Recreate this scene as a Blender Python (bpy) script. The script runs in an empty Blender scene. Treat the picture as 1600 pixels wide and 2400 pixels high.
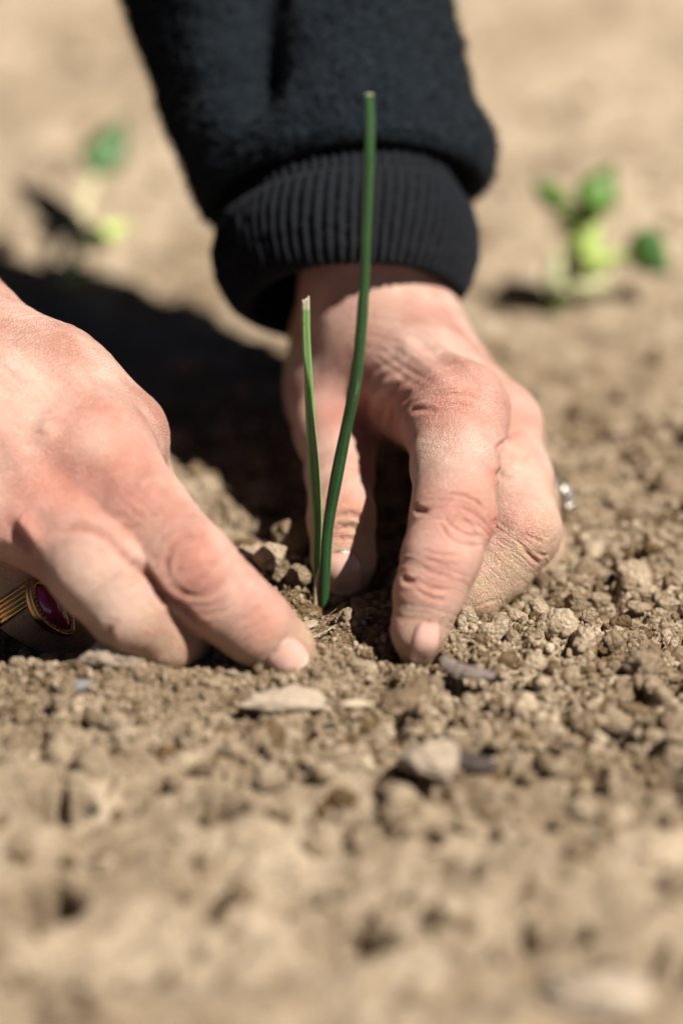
import bpy, bmesh, math, random
import numpy as np
from mathutils import Vector
R = math.radians
rng = np.random.default_rng(7)
sc = bpy.context.scene
col = sc.collection

# ------------------------------------------------------------------ camera
PITCH = 25.0
CAM = np.array([0.004, -0.535, 0.273])
cd = bpy.data.cameras.new('camera'); cam = bpy.data.objects.new('camera', cd); col.objects.link(cam)
cd.lens = 100; cd.sensor_width = 36; cd.clip_start = 0.02; cd.clip_end = 200
cam.location = CAM; cam.rotation_euler = (R(90 - PITCH), 0, 0)
cd.dof.use_dof = True; cd.dof.focus_distance = 0.588; cd.dof.aperture_fstop = 4.3
sc.camera = cam
FW = np.array([0, math.cos(R(PITCH)), -math.sin(R(PITCH))])
UP = np.array([0, math.sin(R(PITCH)), math.cos(R(PITCH))])
RT = np.array([1.0, 0, 0])

# ------------------------------------------------------------------ light
SUN_AZ = 31.0      # degrees from +X (right) towards the viewer
SUN_EL = 55.0
sd = np.array([math.cos(R(SUN_EL)) * math.cos(R(SUN_AZ)), -math.cos(R(SUN_EL)) * math.sin(R(SUN_AZ)), math.sin(R(SUN_EL))])
ld = bpy.data.lights.new('sun', 'SUN'); lo = bpy.data.objects.new('sun', ld); col.objects.link(lo)
ld.energy = 5.0; ld.angle = R(0.53); ld.color = (1.0, 0.95, 0.885)
lo.rotation_euler = Vector(sd).to_track_quat('Z', 'Y').to_euler(); lo.location = (0.5, -0.5, 1)
w = bpy.data.worlds.new('World'); sc.world = w; w.use_nodes = True
nt = w.node_tree; nt.nodes.clear()
sky = nt.nodes.new('ShaderNodeTexSky'); sky.sky_type = 'NISHITA'; sky.sun_disc = False
sky.sun_elevation = R(SUN_EL); sky.sun_rotation = math.atan2(sd[0], sd[1]); sky.altitude = 5000; sky.air_density = .25; sky.dust_density = .2; sky.ozone_density = 1.0
bg = nt.nodes.new('ShaderNodeBackground'); bg.inputs['Strength'].default_value = 0.05
wo = nt.nodes.new('ShaderNodeOutputWorld')
nt.links.new(sky.outputs[0], bg.inputs[0]); nt.links.new(bg.outputs[0], wo.inputs[0])
sc.view_settings.view_transform = 'Standard'; sc.view_settings.look = 'None'
sc.view_settings.exposure = 0.84; sc.view_settings.gamma = 1.0
sc.render.engine = 'CYCLES'
sc.cycles.use_denoising = True
sc.cycles.max_bounces = 6

# ------------------------------------------------------------------ helpers
def P(u, v, y):
    """point seen at photo pixel (u, v) on the vertical plane Y = y"""
    d = FW + (u - 800) * .00015 * RT + (1200 - v) * .00015 * UP
    return CAM + d * ((y - CAM[1]) / d[1])
def G(u, v, z=0.0):
    d = FW + (u - 800) * .00015 * RT + (1200 - v) * .00015 * UP
    return CAM + d * ((z - CAM[2]) / d[2])
def proj(co):
    q = co - CAM; t = q @ FW
    return 800 + (q @ RT) / t / .00015, 1200 - (q @ UP) / t / .00015, t

def tag(o, label=None, cat=None, group=None, kind=None):
    if label: o['label'] = label
    if cat: o['category'] = cat
    if group: o['group'] = group
    if kind: o['kind'] = kind
    return o
def mesh_np(name, co, faces, mat=None, parent=None, smooth=True, attrs=None):
    me = bpy.data.meshes.new(name)
    co = np.asarray(co, dtype=np.float32); faces = np.asarray(faces, dtype=np.int32)
    n = faces.shape[1]
    me.vertices.add(len(co)); me.vertices.foreach_set('co', co.ravel())
    me.loops.add(faces.size); me.loops.foreach_set('vertex_index', faces.ravel())
    me.polygons.add(len(faces))
    me.polygons.foreach_set('loop_start', np.arange(0, faces.size, n, dtype=np.int32))
    me.polygons.foreach_set('use_smooth', np.full(len(faces), smooth))
    me.update(calc_edges=True)
    for k, a in (attrs or {}).items():
        at = me.attributes.new(k, 'FLOAT', 'POINT'); at.data.foreach_set('value', np.asarray(a, dtype=np.float32))
    if mat: me.materials.append(mat)
    o = bpy.data.objects.new(name, me); col.objects.link(o)
    if parent: o.parent = parent
    return o
def empty(name, loc=(0, 0, 0)):
    o = bpy.data.objects.new(name, None); col.objects.link(o); o.location = loc; o.empty_display_size = .01
    return o
def reparent(o, p):
    """keep world place under a moved empty"""
    o.parent = p; o.location = o.location - p.location
    return o
def norm(v):
    v = np.asarray(v, float); return v / np.linalg.norm(v)
def smooth(a, b, x):
    t = np.clip((x - a) / (b - a), 0, 1); return t * t * (3 - 2 * t)

# numpy noise -------------------------------------------------------
def hash3(i, j, k, s=0):
    n = (i.astype(np.int64) * 374761393 + j.astype(np.int64) * 668265263 + k.astype(np.int64) * 2147483647 + s * 1274126177) & 0xffffffff
    n = ((n ^ (n >> 13)) * 1274126177) & 0xffffffff
    n = ((n ^ (n >> 15)) * 2246822519) & 0xffffffff
    return ((n ^ (n >> 16)) & 0xffffff) / float(0xffffff)
def vnoise(x, y, z, s=0):
    xi, yi, zi = np.floor(x), np.floor(y), np.floor(z)
    fx, fy, fz = x - xi, y - yi, z - zi
    fx = fx * fx * (3 - 2 * fx); fy = fy * fy * (3 - 2 * fy); fz = fz * fz * (3 - 2 * fz)
    xi, yi, zi = xi.astype(int), yi.astype(int), zi.astype(int)
    r = 0
    for a in (0, 1):
        for b in (0, 1):
            for c in (0, 1):
                r = r + hash3(xi + a, yi + b, zi + c, s) * (fx if a else 1 - fx) * (fy if b else 1 - fy) * (fz if c else 1 - fz)
    return r * 2 - 1
def fbm(x, y, z, o=4, s=0, g=.5):
    r = 0; a = 1
    for k in range(o):
        r = r + a * vnoise(x * 2 ** k + 17.3 * k, y * 2 ** k - 9.1 * k, z * 2 ** k + 3.7 * k, s + k); a *= g
    return r
def worley2(x, y, s=0):
    xi, yi = np.floor(x).astype(int), np.floor(y).astype(int)
    f1 = np.full(x.shape, 9.); f2 = np.full(x.shape, 9.); idv = np.zeros(x.shape)
    z = np.zeros_like(xi)
    for a in (-1, 0, 1):
        for b in (-1, 0, 1):
            cx = xi + a; cy = yi + b
            px = cx + hash3(cx, cy, z, s); py = cy + hash3(cx, cy, z + 1, s)
            d = np.hypot(px - x, py - y); hv = hash3(cx, cy, z + 2, s)
            n1 = d < f1
            f2 = np.where(n1, f1, np.minimum(f2, d)); idv = np.where(n1, hv, idv); f1 = np.where(n1, d, f1)
    return f1, f2, idv

# node helper -------------------------------------------------------
class NT:
    def __init__(s, name):
        s.m = bpy.data.materials.new(name); s.m.use_nodes = True; s.t = s.m.node_tree; s.t.nodes.clear()
        s.out = s.t.nodes.new('ShaderNodeOutputMaterial'); s.b = s.t.nodes.new('ShaderNodeBsdfPrincipled')
        s.t.links.new(s.b.outputs[0], s.out.inputs[0])
        s.co = s.t.nodes.new('ShaderNodeTexCoord').outputs['Object']
    def set(s, **k):
        for n, v in k.items():
            i = s.b.inputs[n.replace('_', ' ')]
            if isinstance(v, bpy.types.NodeSocket): s.t.links.new(v, i)
            else: i.default_value = v
    def L(s, a, b): s.t.links.new(a, b)
    def noise(s, scale, det=4, rough=.55, vec=None, dist=0, color=False):
        n = s.t.nodes.new('ShaderNodeTexNoise'); n.inputs['Scale'].default_value = scale
        n.inputs['Detail'].default_value = det; n.inputs['Roughness'].default_value = rough; n.inputs['Distortion'].default_value = dist
        s.L(vec or s.co, n.inputs['Vector']); return n.outputs[1 if color else 0]
    def voro(s, scale, feature='F1', vec=None, out='Distance'):
        n = s.t.nodes.new('ShaderNodeTexVoronoi'); n.inputs['Scale'].default_value = scale; n.feature = feature
        s.L(vec or s.co, n.inputs['Vector']); return n.outputs[out]
    def ramp(s, f, stops):
        n = s.t.nodes.new('ShaderNodeValToRGB'); e = n.color_ramp.elements
        while len(e) < len(stops): e.new(.5)
        for q, (p, c) in zip(e, stops):
            q.position = p; q.color = (*c, 1) if len(c) == 3 else c
        s.L(f, n.inputs[0]); return n.outputs[0]
    def math(s, op, a, b=0.0, clamp=False):
        n = s.t.nodes.new('ShaderNodeMath'); n.operation = op; n.use_clamp = clamp
        for i, v in enumerate((a, b)):
            if isinstance(v, bpy.types.NodeSocket): s.L(v, n.inputs[i])
            else: n.inputs[i].default_value = v
        return n.outputs[0]
    def mix(s, f, a, b, mode='MIX'):
        n = s.t.nodes.new('ShaderNodeMix'); n.data_type = 'RGBA'; n.blend_type = mode
        for i, v in ((0, f), (6, a), (7, b)):
            if isinstance(v, bpy.types.NodeSocket): s.L(v, n.inputs[i])
            elif i == 0: n.inputs[0].default_value = v
            else: n.inputs[i].default_value = (*v, 1)
        return n.outputs[2]
    def attr(s, name):
        n = s.t.nodes.new('ShaderNodeAttribute'); n.attribute_name = name; return n.outputs['Fac']
    def mapping(s, scale):
        n = s.t.nodes.new('ShaderNodeMapping'); n.inputs['Scale'].default_value = scale; s.L(s.co, n.inputs[0]); return n.outputs[0]
    def bump(s, h, dist, strength=1.0, prev=None):
        n = s.t.nodes.new('ShaderNodeBump'); n.inputs['Strength'].default_value = strength; n.inputs['Distance'].default_value = dist
        s.L(h, n.inputs['Height'])
        if prev: s.L(prev, n.inputs['Normal'])
        return n.outputs[0]

def mat_soil(name, pale=0.0):
    n = NT(name)
    a = n.noise(900, 5, .65); b = n.noise(55, 4, .6); v = n.attr('tone')
    base = n.ramp(b, [(.3, (.18, .104, .040)), (.5, (.315, .205, .102)), (.7, (.55, .41, .262))])
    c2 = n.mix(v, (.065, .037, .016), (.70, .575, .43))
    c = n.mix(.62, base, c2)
    g = n.ramp(a, [(.3, (.62, .57, .50)), (.55, (1, 1, 1)), (.75, (1.22, 1.2, 1.18))])
    c = n.mix(.8, c, g, 'MULTIPLY')
    n.set(Base_Color=c, Roughness=.95, Specular_IOR_Level=.15)
    h = n.math('ADD', n.math('MULTIPLY', n.noise(1500, 6, .7), .5), n.math('MULTIPLY', n.voro(1100, 'F1'), -.6))
    h = n.math('ADD', h, n.noise(500, 4, .6)); h = n.math('ADD', h, n.math('MULTIPLY', n.noise(4200, 3, .7), .35))
    n.set(Normal=n.bump(h, .0011, 1.0))
    return n.m
SOIL = mat_soil('dry_soil')

def mat_simple(name, colr, rough=.8, bs=None, bd=.0003, var=.25, **kw):
    n = NT(name)
    a = n.noise(bs or 300, 4, .6)
    c = n.mix(a, tuple(x * (1 - var) for x in colr), tuple(min(1, x * (1 + var)) for x in colr))
    n.set(Base_Color=c, Roughness=rough, **kw)
    if bs: n.set(Normal=n.bump(n.noise(bs, 5, .65), bd, 1))
    return n.m

# ------------------------------------------------------------------ skin SDFs
def rc(p, a, b, r1, r2):
    ba = b - a; l2 = ba @ ba; rr = r1 - r2; a2 = max(l2 - rr * rr, 1e-12); il2 = 1 / l2
    pa = p - a; y = pa @ ba; z = y - l2
    q = pa * l2 - y[:, None] * ba; x2 = np.einsum('ij,ij->i', q, q)
    y2 = y * y * l2; z2 = z * z * l2
    k = np.sign(rr) * rr * rr * x2
    c1 = np.sign(z) * a2 * z2 > k; c2 = np.sign(y) * a2 * y2 < k
    d3 = (np.sqrt(x2 * a2 * il2) + y * rr) * il2 - r1
    return np.where(c1, np.sqrt(x2 + z2) * il2 - r2, np.where(c2, np.sqrt(x2 + y2) * il2 - r1, d3))
def smin(a, b, k):
    h = np.maximum(k - np.abs(a - b), 0) / k
    return np.minimum(a, b) - h * h * h * k / 6
def chain_sdf(p, pts, k):
    d = None
    for (a, ra), (b, rb) in zip(pts[:-1], pts[1:]):
        e = rc(p, a, b, ra, rb); d = e if d is None else smin(d, e, k)
    return d
class Hand:
    def __init__(s, palm, fingers, kp=.012, kf=.0035, kj=.0075, bumps=()):
        mk = lambda ch: [(P(u, v, y), r * .001) for u, v, y, r in ch]
        s.palm = [mk(c) for c in palm]; s.fingers = [mk(c) for c in fingers]
        s.kp, s.kf, s.kj = kp, kf, kj
        s.bumps = [(P(u, v, y), r * .001) for u, v, y, r in bumps]
    def __call__(s, p):
        d = None
        for c in s.palm:
            e = chain_sdf(p, c, s.kp); d = e if d is None else smin(d, e, s.kp)
        f = None
        for c in s.fingers:
            e = chain_sdf(p, c, s.kf)
            f = e if f is None else smin(f, e, .007 if c is s.fingers[-1] else .0012)
        d = smin(d, f, s.kj)
        for c, r in s.bumps:
            d = smin(d, np.linalg.norm(p - c, axis=1) - r, .006)
        return d
    def bounds(s):
        a = np.array([np.r_[q[0] - q[1]] for c in s.palm + s.fingers for q in c]); b = np.array([q[0] + q[1] for c in s.palm + s.fingers for q in c])
        return a.min(0) - .004, b.max(0) + .004
    def segs(s):
        return [(a, b, ra, rb) for c in s.fingers for (a, ra), (b, rb) in zip(c[:-1], c[1:])]

def surface_nets(f, lo, hi, h):
    n = np.ceil((hi - lo) / h).astype(int) + 1
    ax = [lo[i] + h * np.arange(n[i]) for i in range(3)]
    D = np.empty(n)
    for i in range(0, n[0], 16):
        X = np.stack(np.meshgrid(ax[0][i:i + 16], ax[1], ax[2], indexing='ij'), -1)
        D[i:i + 16] = f(X.reshape(-1, 3)).reshape(X.shape[:3])
    c = [slice(0, -1), slice(1, None)]
    S = D < 0
    tot = np.zeros(n - 1, int); pos = np.zeros(tuple(n - 1) + (3,)); cnt = np.zeros(n - 1)
    for a in (0, 1):
        for b in (0, 1):
            for e in (0, 1): tot += S[c[a], c[b], c[e]]
    act = (tot > 0) & (tot < 8)
    offs = [(a, b, e) for a in (0, 1) for b in (0, 1) for e in (0, 1)]
    for p in offs:
        for ax_ in range(3):
            if p[ax_] == 0:
                q = list(p); q[ax_] = 1
                d0 = D[c[p[0]], c[p[1]], c[p[2]]]; d1 = D[c[q[0]], c[q[1]], c[q[2]]]
                m = (d0 < 0) != (d1 < 0); t = np.where(m, d0 / np.where(m, d0 - d1, 1), 0)
                for k in range(3):
                    pos[..., k] += np.where(m, p[k] + (t if k == ax_ else 0), 0)
                cnt += m
    idx = -np.ones(n - 1, int); idx[act] = np.arange(act.sum())
    I = np.argwhere(act); V = lo + h * (I + pos[act] / cnt[act][:, None])
    F = []
    for k in range(3):
        sl0 = [slice(1, -1)] * 3; sl1 = [slice(1, -1)] * 3
        sl0[k] = slice(0, -1); sl1[k] = slice(1, None)
        m = S[tuple(sl0)] != S[tuple(sl1)]; flip = S[tuple(sl0)]
        J = np.argwhere(m); fl = flip[m]
        o = np.ones(3, int); o[k] = 0; J = J + o
        a, b = (k + 1) % 3, (k + 2) % 3
        ea = np.zeros(3, int); eb = np.zeros(3, int); ea[a] = 1; eb[b] = 1
        q = [idx[tuple((J - d).T)] for d in (ea + eb, eb, 0 * ea, ea)]
        q = np.stack(q, 1); q[~fl] = q[~fl][:, ::-1]
        F.append(q[(q >= 0).all(1)])
    return V, np.concatenate(F)
def subdivide(V, F, lv):
    o = mesh_np('tmp', V, F); m = o.modifiers.new('s', 'SUBSURF'); m.levels = lv
    dg = bpy.context.evaluated_depsgraph_get(); me = o.evaluated_get(dg).to_mesh()
    co = np.empty(len(me.vertices) * 3, np.float32); me.vertices.foreach_get('co', co)
    fa = np.empty(len(me.loops), np.int32); me.loops.foreach_get('vertex_index', fa)
    o.evaluated_get(dg).to_mesh_clear(); me0 = o.data; bpy.data.objects.remove(o); bpy.data.meshes.remove(me0)
    return co.reshape(-1, 3).astype(float), fa.reshape(-1, 4)
def grad(f, p, e=2e-4):
    k = np.array([[1, -1, -1], [-1, -1, 1], [-1, 1, -1], [1, 1, 1]], float)
    g = sum(q[None] * f(p + q * e)[:, None] for q in k)
    return g / np.linalg.norm(g, axis=1, keepdims=True)
def polydist(p, line):
    d = np.full(len(p), 1e9); arc = np.zeros(len(p)); L = 0
    tot = sum(np.linalg.norm(b - a) for a, b in zip(line[:-1], line[1:]))
    for a, b in zip(line[:-1], line[1:]):
        ba = b - a; l = np.linalg.norm(ba)
        t = np.clip((p - a) @ ba / (l * l + 1e-15), 0, 1); e = np.linalg.norm(p - a - t[:, None] * ba, axis=1)
        arc = np.where(e < d, (L + t * l) / tot, arc); d = np.minimum(d, e); L += l
    return d, arc
def raycast(f, u, v, t0=.35, t1=.85):
    d = FW + (u - 800) * .00015 * RT + (1200 - v) * .00015 * UP; d = d / np.linalg.norm(d); t = t0
    for _ in range(140):
        q = f((CAM + d * t)[None])[0]
        if q < 2e-5: return CAM + d * t
        t += q * .9
        if t > t1: return None
    return CAM + d * t
def catmull(pts, n=6):
    pts = np.asarray(pts, float); q = np.vstack([2 * pts[0] - pts[1], pts, 2 * pts[-1] - pts[-2]]); r = []
    for i in range(1, len(q) - 2):
        for t in np.linspace(0, 1, n, endpoint=False):
            r.append(.5 * (2 * q[i] + (q[i + 1] - q[i - 1]) * t + (2 * q[i - 1] - 5 * q[i] + 4 * q[i + 1] - q[i + 2]) * t * t + (3 * q[i] - q[i - 1] - 3 * q[i + 1] + q[i + 2]) * t ** 3))
    r.append(q[-2]); return np.array(r)

def build_hand(hand, lines, dents, reds, joints, pale, h=.0012, lv=2):
    lo, hi = hand.bounds(); V, F = surface_nets(hand, lo, hi, h)
    V, F = subdivide(V, F, lv)
    N = grad(hand, V); V = V - hand(V)[:, None] * N; N = grad(hand, V)
    disp = np.zeros(len(V)); crease = np.zeros(len(V))
    for pts, dep, wid in [(p_, d_ * (.8 if d_ < 0 else 1.0), w_ * .9) for p_, d_, w_ in lines]:              # dep, wid in mm; + raises
        L = []
        for u, v in catmull(pts, 4):
            q = raycast(hand, u, v)
            if q is not None and (not L or np.linalg.norm(q - L[-1]) < .02): L.append(q)
        if len(L) < 2: continue
        L = np.array(L); dep *= .001; wid *= .001
        m = ((V > L.min(0) - 5 * wid) & (V < L.max(0) + 5 * wid)).all(1)
        d, arc = polydist(V[m], L)
        env = smooth(0, .22, arc) * smooth(1, .78, arc)
        env = .25 + .75 * env
        g = np.exp(-(d / wid) ** 2); lip = np.exp(-((d - 2.1 * wid) / wid) ** 2)
        disp[m] += (dep * g - dep * .28 * lip) * env
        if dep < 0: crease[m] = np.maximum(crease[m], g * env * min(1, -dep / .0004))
    for u, v, dep, rad in dents:
        q = raycast(hand, u, v)
        if q is None: continue
        disp += dep * .001 * np.exp(-(np.linalg.norm(V - q, axis=1) / (rad * .001)) ** 2)
    red = np.zeros(len(V)); pl = np.zeros(len(V))
    for u, v, a, rad in reds:
        q = raycast(hand, u, v)
        if q is not None: red = np.maximum(red, a * np.exp(-(np.linalg.norm(V - q, axis=1) / (rad * .001)) ** 2))
    for u, v, a, rad in pale:
        q = raycast(hand, u, v)
        if q is not None: pl = np.maximum(pl, a * np.exp(-(np.linalg.norm(V - q, axis=1) / (rad * .001)) ** 2))
    # coordinate along the nearest bone, drives the fine transverse wrinkles
    along = np.zeros(len(V)); best = np.full(len(V), 1e9)
    ax = norm(hand.fingers[0][0][0] - hand.palm[0][0][0])
    for ci, ch in enumerate(hand.fingers + hand.palm):
        L0 = ch[0][0] @ ax; onp = ci >= len(hand.fingers)
        for (a, ra), (b, rb) in zip(ch[:-1], ch[1:]):
            ba = b - a; l = np.linalg.norm(ba); t = np.clip((V - a) @ ba / l ** 2, 0, 1)
            e = np.linalg.norm(V - a - t[:, None] * ba, axis=1) - (ra + (rb - ra) * t)
            m = e < best; al = V @ ax if onp else L0 + t * l
            along = np.where(m, al, along); best = np.where(m, e, best); L0 += l
    jw = np.full(len(V), .3)
    for u, v, y, rad in joints:
        q = P(u, v, y); jw = np.maximum(jw, np.exp(-(np.linalg.norm(V - q, axis=1) / (rad * .001)) ** 2))
    x, y, z = V.T
    disp += .00013 * fbm(x * 160, y * 160, z * 160, 3, 5)
    wr = vnoise(along * 1900 + 1.2 * vnoise(x * 300, y * 300, z * 300, 3), x * 120, z * 120 + y * 120, 9)
    disp += .00019 * wr * jw
    V = V + N * disp[:, None]
    dirt = smooth(.024, .004, V[:, 2] + .007 * vnoise(x * 300, y * 300, z * 300, 11))
    return V, F, dict(crease=crease, red=red, joint=jw, dirt=dirt, pale=pl, along=along)

# person's left hand (right in the photo): u, v, y, radius mm
HR = Hand(
    palm=[
        [(874, 606, .079, 16.5), (876, 714, .073, 15), (905, 850, .062, 14)],
        [(905, 800, .070, 15), (1065, 985, .022, 10.4)],
        [(925, 805, .075, 13.5), (1150, 1000, .038, 9.6)],
        [(930, 830, .085, 12), (1175, 1035, .056, 9)],
        [(805, 800, .082, 12.5), (790, 930, .066, 10), (792, 1010, .050, 8.8)],
        [(800, 880, .070, 8), (900, 915, .056, 6), (1005, 965, .036, 7)],
    ],
    fingers=[
        [(1065, 975, .024, 10.3), (1066, 1090, .006, 8.9), (1062, 1205, -.012, 8.3), (1032, 1310, -.020, 7.6), (1003, 1392, -.024, 6.6), (982, 1475, -.027, 5.3), (974, 1552, -.027, 2.9)],
        [(1150, 1005, .042, 9.2), (1192, 1125, .027, 9.2), (1216, 1245, .012, 8.6), (1160, 1325, .008, 7.8), (1100, 1382, .004, 7.0), (1050, 1420, .002, 6.0)],
        [(1165, 1035, .060, 9), (1222, 1170, .048, 8.0), (1243, 1285, .032, 7.4), (1195, 1355, .026, 6.8)],
        [(786, 1005, .050, 8.4), (796, 1110, .032, 7.1), (800, 1215, .017, 6.9), (805, 1310, .012, 6.5), (808, 1374, .011, 4.8)],
    ],
    bumps=[(1095, 940, .024, 7.5), (1190, 990, .040, 6.5)])
# person's right hand (left in the photo)
HL = Hand(
    palm=[
        [(-420, 560, .060, 22), (-210, 760, .035, 19), (-60, 900, .018, 15)],
        [(-90, 850, .022, 14), (100, 950, .008, 12.5), (225, 1080, -.006, 11.5)],
        [(-110, 900, .012, 15), (20, 1060, -.004, 13), (115, 1205, -.014, 11)],
        [(-140, 980, .010, 14), (-60, 1140, .0, 12), (-15, 1280, -.004, 9.4)],
        [(-60, 830, .026, 12), (120, 945, .014, 11.5), (288, 1015, .013, 8)],
        [(110, 900, .012, 10), (275, 1050, .006, 8.5)],
    ],
    fingers=[
        [(215, 1075, -.006, 11.5), (330, 1210, -.018, 9.9), (450, 1335, -.029, 8.9), (530, 1410, -.031, 8.0), (595, 1465, -.031, 7.6), (655, 1522, -.029, 6.6), (682, 1560, -.028, 5.0)],
        [(118, 1212, -.015, 10.6), (232, 1338, -.030, 9.4), (308, 1436, -.033, 8.0), (388, 1490, -.030, 7.2), (428, 1512, -.027, 5.8)],
        [(-15, 1280, -.004, 9.2), (72, 1400, -.008, 8.4), (160, 1480, -.006, 7.4), (230, 1530, -.004, 6.4)],
        [(-90, 1280, .004, 9), (-50, 1400, .006, 7.5), (20, 1480, .008, 6.5)],
        [(288, 1015, .013, 8), (315, 1120, .014, 7.8), (400, 1290, .010, 7), (470, 1400, .006, 6)],
    ],
    bumps=[(225, 1035, -.004, 8.5), (105, 1010, .002, 8), (-10, 1210, -.016, 8)])

def arcs(cx, cy, w, h, n, bend, dep, wid, tilt=0, seed=0):
    """n stacked transverse skin folds over a joint"""
    r = random.Random(seed); out = []
    for i in range(n):
        f = (i / (n - 1) - .5) if n > 1 else 0
        dy = f * h; ww = w * (1 - .5 * abs(f)) * r.uniform(.75, 1.05); b = bend * (-f * 2) + r.uniform(-4, 4)
        pts = []
        for s in (-1, -.5, 0, .5, 1):
            x = s * ww / 2 + r.uniform(-3, 3); y = dy - b * (1 - s * s) + r.uniform(-3, 3)
            c, sn = math.cos(tilt), math.sin(tilt)
            pts.append((cx + x * c - y * sn, cy + x * sn + y * c))
        out.append((pts, dep * r.uniform(.7, 1.2), wid * r.uniform(.8, 1.1)))
    return out
LR = [
    # index finger of the hand by the plant
    ([(972, 1192), (985, 1198), (1003, 1196)], -.8, .7), ([(1040, 1160), (1075, 1158), (1110, 1172), (1138, 1196)], -.45, .5),
    ([(1065, 1186), (1095, 1196), (1125, 1215), (1145, 1236)], -.4, .45),
    ([(1040, 1210), (1060, 1235), (1095, 1252), (1130, 1258)], -.4, .5), ([(1030, 1222), (1050, 1258), (1085, 1275), (1125, 1280)], -.35, .45),
    ([(1075, 1215), (1100, 1228), (1112, 1250)], -.3, .4), ([(943, 1352), (955, 1362), (975, 1362)], -.8, .7),
    ([(985, 1330), (1020, 1345), (1060, 1350)], -.28, .45), ([(978, 1360), (1010, 1378), (1055, 1385)], -.32, .5), ([(975, 1385), (1005, 1400), (1045, 1408)], -.28, .45),
    ([(990, 1290), (1030, 1300), (1075, 1302)], -.2, .4), ([(990, 1310), (1040, 1322), (1070, 1325)], -.2, .4),
    # side creases where the curled finger folds against the index
    ([(1160, 1112), (1172, 1112), (1188, 1120)], -.9, .8), ([(1158, 1226), (1172, 1226), (1192, 1232)], -.9, .8),
    ([(1160, 1056), (1185, 1033), (1215, 1016), (1235, 1020)], -.6, .6),
    ([(1225, 1250), (1250, 1262), (1275, 1275)], -.3, .4), ([(1205, 1262), (1235, 1295), (1262, 1318)], -.35, .5), ([(1220, 1285), (1248, 1310), (1262, 1325)], -.3, .4), ([(1240, 1285), (1262, 1300), (1285, 1302)], -.3, .4),
    ([(1110, 1425), (1140, 1412), (1170, 1405)], -.3, .4), ([(1090, 1400), (1130, 1395), (1170, 1380)], -.2, .4),
    # base of index over the knuckle
    ([(955, 975), (965, 962), (990, 958), (1030, 962)], -.6, .8), ([(1000, 935), (1040, 922), (1100, 925), (1135, 940)], -.4, .7), ([(1010, 950), (1060, 945), (1120, 955)], -.3, .6),
    # web folds
    ([(880, 990), (888, 960), (905, 930), (940, 900)], -1.0, 1.4), ([(905, 1010), (912, 975), (935, 940), (975, 915)], -.9, 1.4),
    ([(862, 935), (850, 965), (868, 1010)], -1.1, 1.4), ([(850, 900), (880, 865), (930, 840)], -.5, 1.3), ([(868, 915), (900, 880), (950, 858)], -.45, 1.2),
    ([(925, 1000), (945, 960), (990, 930)], -.5, 1.0),
    # thumb
    ([(790, 1212), (820, 1206), (855, 1216)], -.7, .8), ([(790, 1238), (820, 1236), (852, 1242)], -.6, .8), ([(785, 1258), (815, 1262), (850, 1256)], -.35, .6), ([(760, 1100), (800, 1096), (860, 1104)], -.2, .5),
    # tendons on the back
    ([(930, 780), (990, 850), (1060, 910)], .6, 2.2), ([(985, 770), (1080, 850), (1190, 940)], .5, 2.0),
] + arcs(900, 735, 200, 150, 8, 12, -.08, .6, .25, 1) + arcs(960, 830, 190, 90, 6, 10, -.10, .6, .6, 2) + arcs(1030, 1015, 120, 60, 4, 6, -.08, .5, 0, 4)
LL = [
    # index knuckle swirl
    ([(400, 1352), (388, 1320), (405, 1282), (440, 1258), (470, 1262)], -.5, .9), ([(425, 1350), (414, 1325), (425, 1300), (455, 1282)], -.22, .7),
    ([(405, 1375), (440, 1395), (480, 1395), (515, 1372), (530, 1345)], -.5, .9), ([(440, 1370), (470, 1380), (500, 1366)], -.2, .7), ([(452, 1345), (480, 1325), (505, 1322)], -.15, .6),
    ([(410, 1398), (450, 1420), (500, 1418), (540, 1395)], -.3, .8), ([(435, 1425), (480, 1440), (530, 1428), (555, 1405)], -.25, .7),
    ([(560, 1455), (590, 1445), (610, 1420)], -.25, .7), ([(575, 1475), (605, 1462), (628, 1440)], -.2, .6),
    # base of middle finger arch
    ([(110, 1262), (150, 1240), (200, 1236), (250, 1256), (290, 1300), (330, 1345)], -1.0, 1.3),
    ([(295, 1300), (345, 1345), (385, 1392), (430, 1430), (475, 1470)], -1.6, 1.0),
    ([(240, 1225), (290, 1240), (340, 1230)], -.25, .8), ([(250, 1205), (310, 1215), (350, 1200)], -.2, .8),
    # knuckles / tendons
    ([(100, 1020), (112, 985), (140, 960)], .9, 1.6), ([(120, 1075), (150, 1120), (165, 1160)], -.4, 2.5), ([(190, 1090), (230, 1120), (260, 1150)], -.3, 2.2),
    ([(40, 1210), (75, 1250), (95, 1275)], .8, 1.8), ([(20, 1230), (60, 1275), (75, 1300)], -.6, 1.5),
    ([(-60, 800), (40, 870), (130, 950)], .45, 2.4), ([(-80, 930), (0, 1010), (60, 1100)], .4, 2.4),
    ([(350, 1090), (300, 1150), (270, 1190)], -.2, 1.0),
    ([(360, 1385), (385, 1398), (372, 1410)], -.8, .9), ([(265, 1525), (250, 1495), (262, 1460)], -.4, 1.2),
] + arcs(80, 830, 150, 170, 8, 16, -.10, .65, .75, 5) + arcs(150, 880, 190, 120, 6, 14, -.10, .7, .75, 6) + arcs(330, 1180, 150, 80, 5, 8, -.07, .6, .7, 8)

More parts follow.
